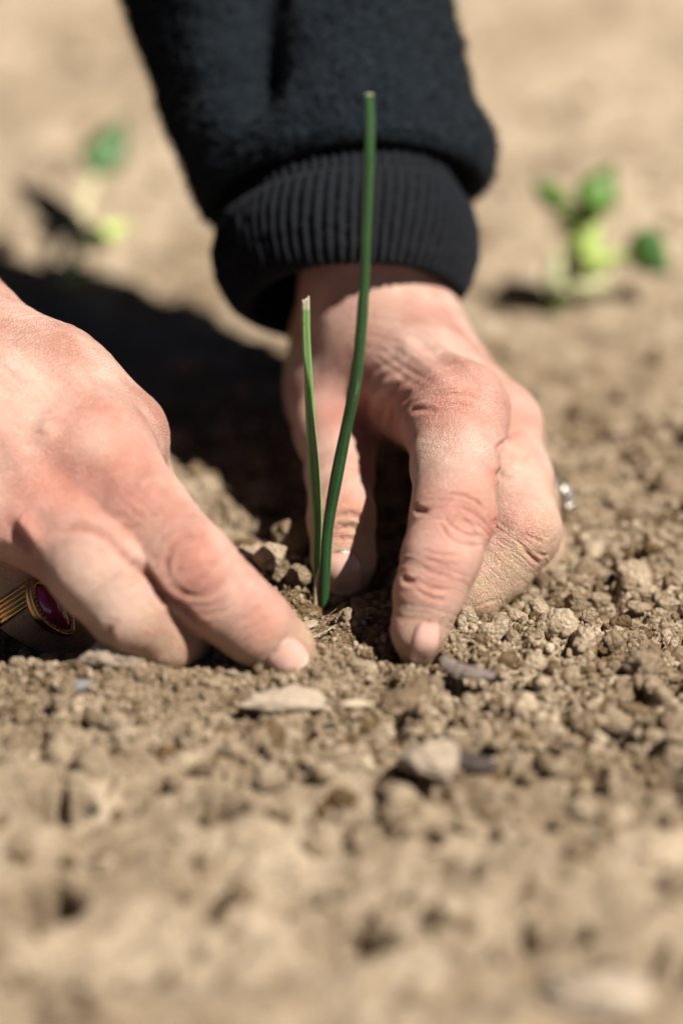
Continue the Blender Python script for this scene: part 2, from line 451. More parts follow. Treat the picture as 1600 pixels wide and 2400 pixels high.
def mat_skin():
    n = NT('skin')
    m1 = n.noise(70, 3, .55); m2 = n.noise(420, 3, .6)
    c = n.mix(n.ramp(m1, [(.34, (0, 0, 0)), (.62, (1, 1, 1))]), (.43, .205, .145), (.63, .40, .31))
    c = n.mix(n.ramp(n.noise(150, 4, .65), [(.45, (0, 0, 0)), (.68, (.4, .4, .4))]), c, (.47, .215, .16))
    c = n.mix(n.math('MULTIPLY', n.attr('red'), n.math('ADD', .45, n.math('MULTIPLY', m1, .8)), True), c, (.52, .165, .115))
    c = n.mix(n.math('MULTIPLY', n.attr('pale'), .8, True), c, (.72, .52, .39))
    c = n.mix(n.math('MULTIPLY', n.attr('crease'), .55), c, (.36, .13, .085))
    c = n.mix(n.ramp(n.noise(240, 2, .5), [(.66, (0, 0, 0)), (.74, (.35, .35, .35))]), c, (.50, .24, .15))
    dmask = n.math('MULTIPLY', n.attr('dirt'), n.ramp(m2, [(.3, (.4, .4, .4)), (.55, (1, 1, 1))]))
    c = n.mix(dmask, c, (.44, .31, .19))
    v1 = n.voro(1500, 'DISTANCE_TO_EDGE')
    v2 = n.voro(3200, 'DISTANCE_TO_EDGE')
    h = n.math('ADD', n.math('MINIMUM', n.math('MULTIPLY', v1, 4), .6), n.math('MULTIPLY', n.math('MINIMUM', v2, .25), 1.2))
    h = n.math('ADD', h, n.math('MULTIPLY', n.noise(1800, 4, .6), .8))
    # fine transverse lines near joints
    cx = n.t.nodes.new('ShaderNodeCombineXYZ'); n.L(n.math('MULTIPLY', n.attr('along'), 2400), cx.inputs[0])
    n.L(n.math('MULTIPLY', n.noise(140, 2, .5), 6), cx.inputs[1])
    wl = n.t.nodes.new('ShaderNodeTexNoise'); wl.inputs['Scale'].default_value = 1; wl.inputs['Detail'].default_value = 3; n.L(cx.outputs[0], wl.inputs['Vector'])
    h = n.math('ADD', h, n.math('MULTIPLY', n.math('MULTIPLY', wl.outputs[0], n.math('ADD', n.attr('joint'), .25)), 2.2))
    n.set(Base_Color=c, Roughness=.40, Specular_IOR_Level=.85, Subsurface_Weight=.13, Subsurface_Radius=(1, .32, .16), Subsurface_Scale=.0016,
          Normal=n.bump(h, .00027, .9))
    return n.m
SKIN = mat_skin()
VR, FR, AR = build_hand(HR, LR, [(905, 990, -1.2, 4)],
    reds=[(1090, 930, .5, 11), (1210, 970, .4, 8), (1060, 1200, .55, 8), (1265, 1270, .55, 8), (1152, 1112, .9, 4), (1155, 1225, 1, 4), (1000, 1390, .5, 6), (810, 1225, .9, 6), (870, 1100, .6, 4),
          (930, 960, .6, 8), (1040, 1330, .5, 6), (800, 960, .5, 9), (1120, 1410, .5, 6), (985, 1465, .4, 5)],
    joints=[(1060, 1205, -.012, 13), (1002, 1395, -.024, 11), (1228, 1252, .004, 14), (808, 1215, .017, 11), (1065, 975, .02, 14), (905, 850, .06, 16), (900, 700, .08, 18)],
    pale=[(860, 660, .4, 10), (1070, 1100, .35, 9), (1230, 1120, .5, 9)])
VL, FL, AL = build_hand(HL, LL, [(160, 1110, -1.3, 8), (60, 1110, -1.1, 8), (310, 1165, -.5, 6), (20, 1010, -.7, 7)],
    reds=[(220, 1050, .8, 11), (300, 1170, .5, 8), (450, 1330, .6, 8), (620, 1480, .7, 6), (45, 1240, .7, 7), (380, 1540, .6, 9), (480, 1450, .5, 4), (100, 1140, .55, 9), (200, 1240, .4, 5), (690, 1520, .7, 4), (10, 1010, .35, 9)],
    joints=[(450, 1335, -.029, 15), (595, 1465, -.031, 11), (60, 800, .02, 24), (225, 1080, 0, 14), (205, 1345, -.033, 9)],
    pale=[(112, 990, .4, 3.5), (225, 1030, .6, 5), (250, 1360, .6, 10), (50, 900, .3, 12)])  # tendon and index knuckle spots paint highlights into the skin colour
# one continuous body mesh (both hands and bare wrists of the one person)
attrs = {k: np.concatenate([AR[k], AL[k]]) for k in AR}
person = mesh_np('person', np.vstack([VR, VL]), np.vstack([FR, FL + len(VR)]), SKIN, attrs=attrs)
tag(person, 'person in a dark fleece sleeve pressing soil round the green seedling with both hands', 'person')

# ------------------------------------------------------------------ fingernails
def mat_nail():
    n = NT('nail'); c = n.mix(n.attr('tip'), (.66, .42, .35), (.78, .66, .56))
    c = n.mix(n.math('MULTIPLY', n.attr('rim'), .85), c, (.20, .11, .065)); c = n.mix(n.math('MULTIPLY', n.noise(500, 3), .35), c, (.52, .27, .20))
    n.set(Base_Color=c, Roughness=.22, Specular_IOR_Level=.6, Subsurface_Weight=.2, Subsurface_Radius=(1, .4, .3), Subsurface_Scale=.001,
          Normal=n.bump(n.noise(400, 2), .0001, .4))
    return n.m
NAIL = mat_nail()
def nail(hand, outline_c, axis_px, wid, length, lift=.00050):
    """nail plate laid over the fingertip: centre pixel, pixel axis from base to free edge, size mm"""
    q = raycast(hand, *outline_c); nrm = grad(hand, q[None])[0]
    q2 = raycast(hand, outline_c[0] + axis_px[0] * .3, outline_c[1] + axis_px[1] * .3)
    ax = norm(q2 - q); ax = norm(ax - nrm * (ax @ nrm)); sx = np.cross(nrm, ax)
    N, M = 22, 18; co = []; tip = []
    for i in range(N + 1):
        t = i / N * 2 - 1
        for j in range(M + 1):
            s = j / M * 2 - 1
            # superellipse outline
            e = abs(t) ** 2.6; hw = wid * .0005 * max(0.0, 1 - e) ** (1 / 2.6)
            p = q + ax * (t * length * .0005) + sx * s * hw
            co.append(p); tip.append(smooth(.55, .75, t))
    co = np.array(co)
    for _ in range(3):
        g = grad(hand, co); co = co - nrm * (hand(co) / np.maximum(.35, g @ nrm))[:, None]
    # flatten a little and lift, rim sunk under the skin fold
    s_ = np.tile(np.linspace(-1, 1, M + 1), N + 1); t_ = np.repeat(np.linspace(-1, 1, N + 1), M + 1)
    rim = np.maximum(np.abs(s_) ** 6, np.where(t_ < 0, np.abs(t_) ** 6, 0))
    co = co + nrm * (lift * (1 - .8 * rim) + .0002 * np.maximum(0, t_) ** 3)[:, None]
    F = [(a * (M + 1) + b, (a + 1) * (M + 1) + b, (a + 1) * (M + 1) + b + 1, a * (M + 1) + b + 1) for a in range(N) for b in range(M)]
    o = mesh_np('fingernail', co, F, NAIL, person, attrs={'tip': tip, 'rim': np.clip(np.maximum(np.abs(s_) ** 5, np.abs(t_) ** 7), 0, 1)})
    m = o.modifiers.new('t', 'SOLIDIFY'); m.thickness = .0004; m.offset = -1
    return o
nail(HR, (998, 1515), (-20, 55), 6.0, 10.5)
nail(HR, (800, 1352), (6, 45), 9.0, 10.5)
nail(HL, (678, 1545), (40, 34), 8.6, 9)

# ------------------------------------------------------------------ jacket sleeves
def mat_fleece():
    n = NT('fleece'); a = n.noise(260, 6, .7); b = n.noise(60, 3, .5)
    c = n.mix(a, (.002, .0035, .005), (.017, .023, .028)); c = n.mix(n.math('MULTIPLY', b, .5), c, (.006, .011, .017))
    c = n.mix(n.ramp(n.noise(330, 3, .5), [(.68, (0, 0, 0)), (.78, (.4, .4, .4))]), c, (.09, .09, .08))
    h = n.math('ADD', n.noise(420, 6, .75), n.math('MULTIPLY', n.noise(1500, 3, .7), .5))
    n.set(Base_Color=c, Roughness=.95, Specular_IOR_Level=.1, Sheen_Weight=.03, Sheen_Roughness=.5, Normal=n.bump(h, .0010, .9)); return n.m
def mat_rib():
    n = NT('ribbed_cuff'); a = n.noise(400, 5, .7)
    c = n.mix(a, (.0035, .004, .006), (.015, .017, .021))
    c = n.mix(n.ramp(n.noise(330, 3, .5), [(.72, (0, 0, 0)), (.80, (.4, .4, .4))]), c, (.10, .07, .06))
    n.set(Base_Color=c, Roughness=.95, Specular_IOR_Level=.1, Sheen_Weight=.03, Normal=n.bump(n.noise(1300, 4, .7), .0006, .9)); return n.m
FLEECE, RIB = mat_fleece(), mat_rib()

def sleeve_tube(name, axis, prof, seg, mat, parent, mode, tiltfix=None, seed=0, flat=.92, ftop=None):
    """axis: function s -> (centre, direction); prof: list of (s mm, radius mm)"""
    S = [];
    pr = np.array(prof, float)
    # resample the profile polyline evenly
    d = np.r_[0, np.cumsum(np.hypot(*np.diff(pr, axis=0).T))]
    n = max(8, int(d[-1] / .55)); q = np.linspace(0, d[-1], n)
    ss = np.interp(q, d, pr[:, 0]); rr = np.interp(q, d, pr[:, 1])
    k = np.array([1, 2, 3, 2, 1]) / 9
    rp = np.pad(rr, 2, 'edge'); sp = np.pad(ss, 2, 'edge')
    rr = np.convolve(rp, k, 'valid'); ss = np.convolve(sp, k, 'valid')
    th = np.linspace(0, 2 * math.pi, seg, endpoint=False); co = []
    for i in range(n):
        c, dr = axis(ss[i] * .001); X = norm(np.cross(dr, [0, 0, 1])) * -1; Y = np.cross(X, dr); Y = Y if Y[2] > 0 else -Y
        r = rr[i] * .001 * np.ones(seg)
        ct, st = np.cos(th), np.sin(th)
        fl = np.where(st > 0, flat if ftop is None else ftop + (flat - ftop) * smooth(15, 30, ss[i]), flat * (1 + .16 * smooth(16, 0, ss[i])))
        nx = c[None] + X * (ct * r)[:, None] + Y * (st * r * fl)[:, None]
        if mode == 'rib':
            w = np.cos(th * 74 + .6 * np.sin(3 * th) + .5 * np.sin(7 * th + .12 * ss[i])); r = r + .00055 * np.sign(w) * np.abs(w) ** .6
            r += .0014 * vnoise(nx[:, 0] * 60, nx[:, 1] * 60, nx[:, 2] * 60, seed) + .0003 * vnoise(nx[:, 0] * 700, nx[:, 1] * 700, nx[:, 2] * 700, seed)
        else:
            x, y, z = nx.T
            r += .0022 * fbm(x * 22, y * 22, z * 34, 2, seed) + .0004 * fbm(x * 260, y * 260, z * 260, 3, seed + 3) + .00045 * vnoise(x * 1100, y * 1100, z * 1100, seed + 9)
            # a long sagging fold down the left side and creases above the hem
            sm = ss[i]; a0 = .75 + .012 * (sm - 30)
            r -= .0095 * np.exp(-((th - a0) / .2) ** 2) * smooth(32, 45, sm)
            r += .0022 * np.exp(-((th - a0 + .42) / .25) ** 2) * smooth(30, 45, sm)
            for (s0, a, wd) in ((38, .7, 3), (46, -.8, 3.5), (55, .8, 4)):
                r += a * .001 * np.exp(-((sm - s0 - 5 * np.sin(th * 1.3 + s0)) / wd) ** 2)
        co.append(c[None] + X * (ct * r)[:, None] + Y * (st * r * fl)[:, None])
    co = np.vstack(co); a = np.arange(n - 1)[:, None] * seg; j = np.arange(seg)[None]
    F = np.stack([a + j, a + (j + 1) % seg, a + seg + (j + 1) % seg, a + seg + j], -1).reshape(-1, 4)
    return mesh_np(name, co, F, mat, parent), co

def fibres(co, ctr_fn, n, parent_mesh_co, seed):
    pass
C0 = P(813, 700, .074); C1 = P(690, 20, .128)
dirA = norm(C1 - C0); LA = np.linalg.norm(C1 - C0)
dir0 = norm(dirA + np.array([.12, 0, .12]))
def axisR(s):
    q = s / LA; c = C0 + dirA * s + np.array([.0045 * math.exp(-((s - .034) / .022) ** 2), 0, 0])
    if s > .085: c = c + np.array([-.45, -.32, 0]) * (s - .085) * min(1, (s - .085) / .05)
    return c, norm(dir0 * (1 - min(1, max(0, q * 1.5))) + dirA * min(1, max(0, q * 1.5)))
sleeve, sco = sleeve_tube('jacket_sleeve', axisR, [(31, 25.5), (27, 28), (26, 31), (28.5, 34), (36, 35.5), (48, 36), (60, 36.5), (75, 38), (110, 43), (200, 50), (300, 56)], 420, FLEECE, person, 'fleece', seed=2)
tag(sleeve, 'dark navy fleece sleeve above the ribbed cuff')
cuff, _ = sleeve_tube('cuff', axisR, [(14, 20.5), (3, 21.5), (-1, 23), (-1.2, 25), (1.5, 27.6), (8, 30), (14, 30.6), (19.5, 30), (21, 28.4), (20, 27.2), (25, 27.2), (38, 27.5)], 760, RIB, person, 'rib', seed=4, ftop=1.02)
cuff.parent = sleeve
C0L = P(-330, 640, .050); dL = norm(np.array([-.55, .62, .56]))
def axisL(s): return C0L + dL * s, dL
sl2, _ = sleeve_tube('jacket_sleeve', axisL, [(24, 27), (24, 33), (40, 36), (80, 40), (160, 48), (280, 55)], 240, FLEECE, person, 'fleece', seed=6)
cf2, _ = sleeve_tube('cuff', axisL, [(12, 22), (0, 24), (-2, 28), (4, 30), (20, 30), (26, 28), (32, 28)], 500, RIB, person, 'rib', seed=8); cf2.parent = sl2
# the rest of the kneeling figure, out of the picture, added to block sky fill
def jacket_blocker_sdf(p):
    A = lambda *v: np.array(v, float)
    e1 = axisR(.29)[0]; e2 = C0L + dL * .27; s1 = A(.17, .62, .62); s2 = A(-.22, .62, .62)
    d = rc(p, A(-.02, .92, .34), A(-.02, .66, .60), .17, .16); d = smin(d, rc(p, s1, s2, .085, .085), .08)
    d = smin(d, rc(p, e1, s1, .058, .075), .04); d = smin(d, rc(p, e2, s2, .058, .075), .04)
    return d + .004 * vnoise(p[:, 0] * 18, p[:, 1] * 18, p[:, 2] * 18, 4)
jv, jf = surface_nets(jacket_blocker_sdf, np.array([-.5, .1, .05]), np.array([.4, 1.2, .9]), .014)
mesh_np('jacket_sky_blocker', jv, jf, FLEECE, person)
def trouser_blocker_sdf(p):
    A = lambda *v: np.array(v, float); d = None
    for sx in (-1, 1):
        e = smin(rc(p, A(.10 * sx - .02, .95, .30), A(.15 * sx - .02, .68, .09), .11, .085), rc(p, A(.15 * sx - .02, .70, .08), A(.14 * sx - .02, 1.12, .07), .075, .055), .03)
        d = e if d is None else smin(d, e, .05)
    return d
jv, jf = surface_nets(trouser_blocker_sdf, np.array([-.4, .5, -.05]), np.array([.4, 1.3, .5]), .014)
mesh_np('trousers_sky_blocker', jv, jf, RIB, person)
# short loose fibres standing off the fleece
def fuzz(base_co, n, ln, target):
    idx = rng.integers(0, len(base_co), n); b = base_co[idx]
    m = (b[:, 1] < .2); b = b[m]; c = C0 + dirA * ((b - C0) @ dirA)[:, None]; nr = b - c; nr /= np.linalg.norm(nr, axis=1, keepdims=True)
    d = nr + rng.normal(0, .7, nr.shape); d /= np.linalg.norm(d, axis=1, keepdims=True); L = rng.uniform(.4, 1, len(b))[:, None] * ln
    sd_ = np.cross(d, rng.normal(size=d.shape)); sd_ /= np.linalg.norm(sd_, axis=1, keepdims=True)
    w_ = .00005
    V = np.stack([b - sd_ * w_, b + sd_ * w_, b + d * L * .6 + sd_ * w_ * .8 + nr * L * .1, b + d * L + rng.normal(0, .2, d.shape) * L], 1).reshape(-1, 3)
    k = np.arange(len(b))[:, None] * 4
    return V, np.hstack([k, k + 1, k + 2, k + 3])
fv, ff = fuzz(sco, 70000, .0019, sleeve)
o = mesh_np('pile', fv, ff, FLEECE, sleeve)

# ------------------------------------------------------------------ rings
def tube(pts, rad, seg=12, closed=False, flat=None, attrs=None):
    pts = np.asarray(pts, float); n = len(pts); rad = np.broadcast_to(rad, n)
    T = np.gradient(pts, axis=0) if not closed else np.roll(pts, -1, 0) - np.roll(pts, 1, 0)
    T /= np.linalg.norm(T, axis=1, keepdims=True)
    ref = np.array([0, -1., .2]) if abs(T[0] @ np.array([0, -1, 0])) < .9 else np.array([1., 0, 0])
    u = norm(np.cross(T[0], ref)); V = []
    for i in range(n):
        u = norm(u - T[i] * (u @ T[i])); v = np.cross(T[i], u)
        a = np.linspace(0, 2 * math.pi, seg, endpoint=False)
        V.append(pts[i] + rad[i] * (np.cos(a)[:, None] * u + np.sin(a)[:, None] * v * (flat or 1)))
    V = np.vstack(V); F = []
    m = n if closed else n - 1
    for i in range(m):
        for j in range(seg):
            i2 = (i + 1) % n; F.append((i * seg + j, i * seg + (j + 1) % seg, i2 * seg + (j + 1) % seg, i2 * seg + j))
    if not closed:
        V = np.vstack([V, pts[0], pts[-1]]); b = len(V) - 2
        for j in range(0, seg): F.append((b, (j + 1) % seg, j, b)) if False else None
    return V, np.array(F)
def metal(name, c, r=.18):
    n = NT(name); n.set(Base_Color=n.mix(n.noise(900, 3), tuple(x * .8 for x in c), c), Metallic=1.0, Roughness=r, Normal=n.bump(n.noise(700, 3), .0001, .4)); return n.m
GOLD, SILVER = metal('gold', (.60, .40, .17)), metal('silver', (.62, .58, .52), .25)
n = NT('ruby'); n.set(Base_Color=n.mix(n.noise(160, 2), (.16, .002, .035), (.42, .008, .12)), Roughness=.06, Coat_Weight=1.0, Coat_Roughness=.03, Specular_IOR_Level=.8); RUBY = n.m
n = NT('clear_stone'); n.set(Base_Color=(.75, .80, .86, 1), Roughness=.02, IOR=2.2, Transmission_Weight=.6, Metallic=.25); STONE = n.m
def circle(c, ax, r, n=64, ref=(0, 0, 1)):
    u = norm(np.cross(ax, ref)); v = np.cross(ax, u); a = np.linspace(0, 2 * math.pi, n, endpoint=False)
    return c + r * (np.cos(a)[:, None] * u + np.sin(a)[:, None] * v)
def join(parts):
    V, F, o = [], [], 0
    for v, f in parts: V.append(v); F.append(np.asarray(f) + o); o += len(v)
    return np.vstack(V), np.vstack(F)
def quads_sphere(c, r, M=None, nu=14, nv=10, sc_=(1, 1, 1)):
    V = []
    for i in range(nv + 1):
        ph = math.pi * i / nv
        for j in range(nu):
            a = 2 * math.pi * j / nu; V.append((math.sin(ph) * math.cos(a) * sc_[0], math.sin(ph) * math.sin(a) * sc_[1], math.cos(ph) * sc_[2]))
    V = np.array(V) * r
    if M is not None: V = V @ M
    F = [(i * nu + j, (i + 1) * nu + j, (i + 1) * nu + (j + 1) % nu, i * nu + (j + 1) % nu) for i in range(nv) for j in range(nu)]
    return V + c, np.array(F)

# ruby ring on the shaded finger of the left-hand hand
rf = HL.fingers[2]; a_, b_ = rf[0][0], rf[1][0]
rcn = a_ + (b_ - a_) * .92; rax = norm(b_ - a_)
root = empty('ring', rcn)
tag(root, 'gold ring with a pointed oval ruby stone on the shaded finger at left', 'ring')
seatp = P(120, 1424, rcn[1] - .0088)
out = norm(seatp - rcn); out = norm(out - rax * (out @ rax) * .6)
V1 = join([*[tube(circle(rcn + rax * q_, rax, r__), .0006, 8, True) for q_, r__ in ((-.0018, .0090), (-.0009, .0087), (0, .0086), (.0009, .0087), (.0018, .0090))]])
reparent(mesh_np('band', *V1, GOLD), root)
# marquise setting: long axis along the pixel direction (60, 120)
pA, pB = P(78, 1362, seatp[1]), P(168, 1484, seatp[1] - .001); la = norm(pB - pA); hl = np.linalg.norm(pB - pA) / 2
cen = (pA + pB) / 2; vw = norm(CAM - cen); nr = norm(vw * .75 + np.array([.42, 0, .42])); nr = norm(nr - la * (nr @ la)); sa = np.cross(nr, la)
def marq(t, k, hw):       # outline point
    a = t * 2 * math.pi; x = math.cos(a); y = math.sin(a) * (1 - .35 * abs(x) ** 2)
    return cen + la * x * hl * k + sa * y * hw * k
out_l = np.array([marq(t, 1.0, .0036) for t in np.linspace(0, 1, 60, endpoint=False)])
parts = [tube(out_l, .0004, 8, True), tube(out_l - nr * .0012, .0004, 8, True), tube(out_l * .84 + cen * .16 - nr * .0018, .0010, 8, True)]
ol2 = np.array([marq(t, .90, .0033) for t in np.linspace(0, 1, 38, endpoint=False)])
for p in ol2: parts.append(quads_sphere(p + nr * .0002, .00036, None, 8, 6))
reparent(mesh_np('setting', *join(parts), GOLD), root)
co = []; NU, NV = 48, 12
for i in range(NV + 1):
    k = i / NV
    for j in range(NU):
        p = marq(j / NU, (.84 * k) if k > 0 else .001, .0032); co.append(p + nr * (.0019 * math.sqrt(max(0, 1 - k * k)) - .0002))
F = [(i * NU + j, (i + 1) * NU + j, (i + 1) * NU + (j + 1) % NU, i * NU + (j + 1) % NU) for i in range(NV) for j in range(NU)]
reparent(mesh_np('gemstone', co, F, RUBY), root)

# silver ring on the rear finger of the right-hand hand
rf = HR.fingers[2]; a_, b_ = rf[0][0], rf[1][0]
rcn = a_ + (b_ - a_) * .82; rax = norm(b_ - a_)
root = empty('ring', rcn)
tag(root, 'silver ring with a faceted clear stone behind the curled finger at right', 'ring')
gp = P(1320, 1158, rcn[1] - .002); go = norm(gp - rcn); go = norm(go - rax * (go @ rax) * .5)
V1 = join([tube(circle(rcn, rax, .0088), .0009, 10, True), tube(circle(rcn + rax * .0012, rax, .0087), .0006, 8, True)])
reparent(mesh_np('band', *V1, SILVER), root)
tt = norm(np.cross(go, rax)); parts = [tube(circle(gp, go, .0029, 32, tt), .0007, 8, True), tube(circle(gp - go * .0014, go, .0019, 32, tt), .0007, 8, True)]
for k in range(6):
    a = k * math.pi / 3; q = gp + (math.cos(a) * rax + math.sin(a) * tt) * .0029
    parts.append(tube(np.array([q - go * .002, q, q + go * .0008 - (q - gp) * .15]), .00035, 6)); parts.append(quads_sphere(q + go * .0007, .0005, None, 8, 6))
for sg in (-1, 1): parts.append(quads_sphere(gp + rax * sg * .0037 - go * .0005, .0011, None, 10, 8))
reparent(mesh_np('setting', *join(parts), SILVER), root)
M = np.stack([rax, tt, go]); V, F = quads_sphere(gp, .0027, M, 8, 4, (1, 1, .75))
reparent(mesh_np('gemstone', V, F, STONE, smooth=False), root)

# ------------------------------------------------------------------ ground
PITS = [(1090, 1785, 4.2, .8), (920, 1850, 3.2, -.5), (1385, 1855, 2.8, .9), (1290, 1690, 3.0, .5), (1440, 1585, 2.8, 0), (1200, 1655, 3.0, .2), (490, 1920, 3.4, .1), (130, 1910, 3.2, -.3),
        (110, 2130, 3.4, -.5), (1045, 2055, 3.2, .1), (800, 2200, 5.0, .3), (1285, 2215, 3.2, 0), (1570, 2310, 3.6, .8), (620, 1835, 2.4, 0), (420, 1745, 2.2, 0), (1450, 1745, 3, .4), (1565, 1860, 3.4, -.6), (700, 2120, 2.6, .5),
        (660, 1625, 1.8, .3), (560, 1590, 2.0, 1.2), (900, 1660, 3.2, .2), (1500, 1665, 2.2, 1.3), (1560, 1640, 2.0, .3), (1100, 1880, 2.2, 0), (350, 1870, 2.4, .2), (1040, 1730, 2.0, .2), (790, 1690, 2.0, .2), (1330, 1560, 1.6, .4), (1530, 1470, 1.8, 0), (1190, 715, 6.0, -.4)]  # last listed pit stands in for the right seedling's cast shadow
PITS = [(*G(u, v)[:2], r_ * .001 * (1.5 if v > 1800 else 1.2), a) for u, v, r_, a in PITS]
_r = np.random.default_rng(3)
for _ in range(330):
    yy_ = _r.uniform(-.14, .10); xx_ = _r.uniform(-1, 1) * ((.535 + yy_) * .137 + .01)
    if _r.uniform() < (.25 if xx_ < 0 else .9): PITS.append((xx_, yy_, _r.uniform(.5, 1.5) * .001 * (1.7 if yy_ < -.05 else 1), _r.uniform(-1.5, 1.5)))
def pits(x, y):
    sh = x.shape; x = x.ravel(); y = y.ravel(); z = np.zeros(len(x))
    nx = .25 * vnoise(x * 500, y * 500, 0 * x, 91)
    for cx, cy, r_, a in PITS:
        m = np.where((np.abs(x - cx) < r_ * 2.6) & (np.abs(y - cy) < r_ * 2.6))[0]
        if not len(m): continue
        dx, dy = x[m] - cx, y[m] - cy; c, s_ = math.cos(a), math.sin(a)
        d = np.hypot((dx * c + dy * s_) / 1.35, (-dx * s_ + dy * c)) / r_ + nx[m]
        z[m] = np.minimum(z[m], -min(3.2 * r_, .013) * smooth(1.15, .62, d))
    return z.reshape(sh)
def H(x, y, fine=True):
    z = .0030 * fbm(x * 16 + 3, y * 16, 0 * x, 2, 21)
    z = z * smooth(0, .03, np.hypot(x, y))
    # low mound in front of the left fingers, rim right of the index, hollow round the plant
    g = lambda cx, cy, sx, sy, a: a * np.exp(-((x - cx) / sx) ** 2 - ((y - cy) / sy) ** 2)
    z = z + g(-.045, -.037, .035, .010, .0055) + g(.045, -.018, .028, .020, .0035) - g(.019, .004, .007, .009, .002) + g(.004, -.014, .014, .010, .0045) + g(-.006, .000, .007, .006, .002) + g(-.014, .016, .012, .012, .004)
    z = z - g(.021, -.028, .006, .006, .003) + g(.0, -.038, .02, .010, .002) - g(-.068, -.020, .022, .012, .005)
    # furrow-like swells far behind
    z = z + .004 * np.sin(y * 26 + 2 * np.sin(x * 5)) * smooth(.12, .3, y) + .002 * fbm(x * 40, y * 40, 0 * x, 2, 33) * smooth(.08, .2, y)
    if not fine: return z
    wx = x + .0022 * vnoise(x * 150, y * 150, 0 * x, 61) + .001 * vnoise(x * 500, y * 500, 0 * x, 63); wy = y + .0022 * vnoise(x * 150, y * 150, 0 * x + 5, 62) + .001 * vnoise(x * 500, y * 500, 0 * x + 3, 64)
    amt = .15 + .95 * smooth(-.35, .45, vnoise(x * 38, y * 38, 0 * x, 77) + .4 * vnoise(x * 120, y * 120, 0 * x, 78)); amt = amt * (.55 + .45 * smooth(-.01, .03, x + .2 * (-.03 - y)))
    far = (1 - .82 * smooth(.05, .20, y)) * (1 - .6 * smooth(-.05, -.09, y))
    for f, a, s in ((85, .0026, 41), (190, .0017, 42), (430, .0009, 43)):
        f1, f2, idv = worley2(wx * f, wy * f, s)
        z = z + a * ((.35 + idv) * np.sqrt(np.maximum(0, 1 - (f1 * 1.05) ** 2)) - .6) * amt * far * np.minimum(1, (f2 - f1) * 5) ** .5
    z = z + pits(x, y)
    z = z + .0016 * fbm(x * 110, y * 110, 0 * x, 3, 55) + .0009 * fbm(x * 260, y * 260, 0 * x, 3, 51) * (.4 + .6 * far)
    return z
def axis_pts(a, b, step, lim, grow=1.06):
    c = list(np.arange(a, b, step)); s = step; q = c[-1]
    while q < lim[1]: s = min(s * grow, 2.0); q += s; c.append(q)
    s = step; q = c[0]; pre = []
    while q > lim[0]: s = min(s * grow, 2.0); q -= s; pre.append(q)
    return np.array(pre[::-1] + c)
xs = axis_pts(-.095, .10, .00050, (-30, 30), 1.02); ys = axis_pts(-.11, .075, .00055, (-10, 60), 1.015)
X, Y = np.meshgrid(xs, ys, indexing='ij')
Z = H(X, Y) * smooth(3, 1, np.hypot(X, Y)) if True else 0
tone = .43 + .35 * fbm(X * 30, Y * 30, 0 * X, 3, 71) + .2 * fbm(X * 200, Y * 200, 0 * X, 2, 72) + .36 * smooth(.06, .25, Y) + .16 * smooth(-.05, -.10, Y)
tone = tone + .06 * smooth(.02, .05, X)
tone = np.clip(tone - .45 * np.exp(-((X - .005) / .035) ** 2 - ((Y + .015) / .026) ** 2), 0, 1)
n1, n2 = X.shape; ii = np.arange(n1 - 1)[:, None] * n2 + np.arange(n2 - 1)[None]
F = np.stack([ii, ii + n2, ii + n2 + 1, ii + 1], -1).reshape(-1, 4)
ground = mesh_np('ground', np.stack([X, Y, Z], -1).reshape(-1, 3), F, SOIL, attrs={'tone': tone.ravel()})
tag(ground, 'dry crumbly brown garden soil', kind='structure')

# ------------------------------------------------------------------ soil crumbs
def ico(level):
    bm = bmesh.new(); bmesh.ops.create_icosphere(bm, subdivisions=level, radius=1.0)
    v = np.array([q.co[:] for q in bm.verts]); f = np.array([[l.index for l in q.verts] for q in bm.faces]); bm.free(); return v, f
def rock_template(level, seed, ang=.35, fr=1.3):
    v, f = ico(level); r_ = np.random.default_rng(seed)
    s = 1 + ang * fbm(v[:, 0] * fr + seed * 3.1, v[:, 1] * fr, v[:, 2] * fr, 2, seed) + .22 * fbm(v[:, 0] * 4 + seed, v[:, 1] * 4, v[:, 2] * 4, 3, seed + 5)
    for _ in range(11):       # planar facets
        n_ = norm(r_.normal(size=3)); d = r_.uniform(.52, .86); k = (v * s[:, None]) @ n_
        s = np.where(k > d, s * (1 - .8 * (1 - d / np.maximum(k, 1e-6))), s)
    s = s + (.07 * fbm(v[:, 0] * 11 + seed, v[:, 1] * 11, v[:, 2] * 11, 2, seed + 8) if level > 2 else 0)
    return v * s[:, None], f
def rotm(n):
    q = rng.normal(size=(n, 4)); q /= np.linalg.norm(q, axis=1, keepdims=True); a, b, c, d = q.T
    return np.stack([1 - 2 * (c * c + d * d), 2 * (b * c - a * d), 2 * (b * d + a * c), 2 * (b * c + a * d), 1 - 2 * (b * b + d * d), 2 * (c * d - a * b), 2 * (b * d - a * c), 2 * (c * d + a * b), 1 - 2 * (b * b + c * c)], -1).reshape(n, 3, 3)
TIPS = [G(985, 1610)[:2], G(700, 1620)[:2], G(745, 1500)[:2]]
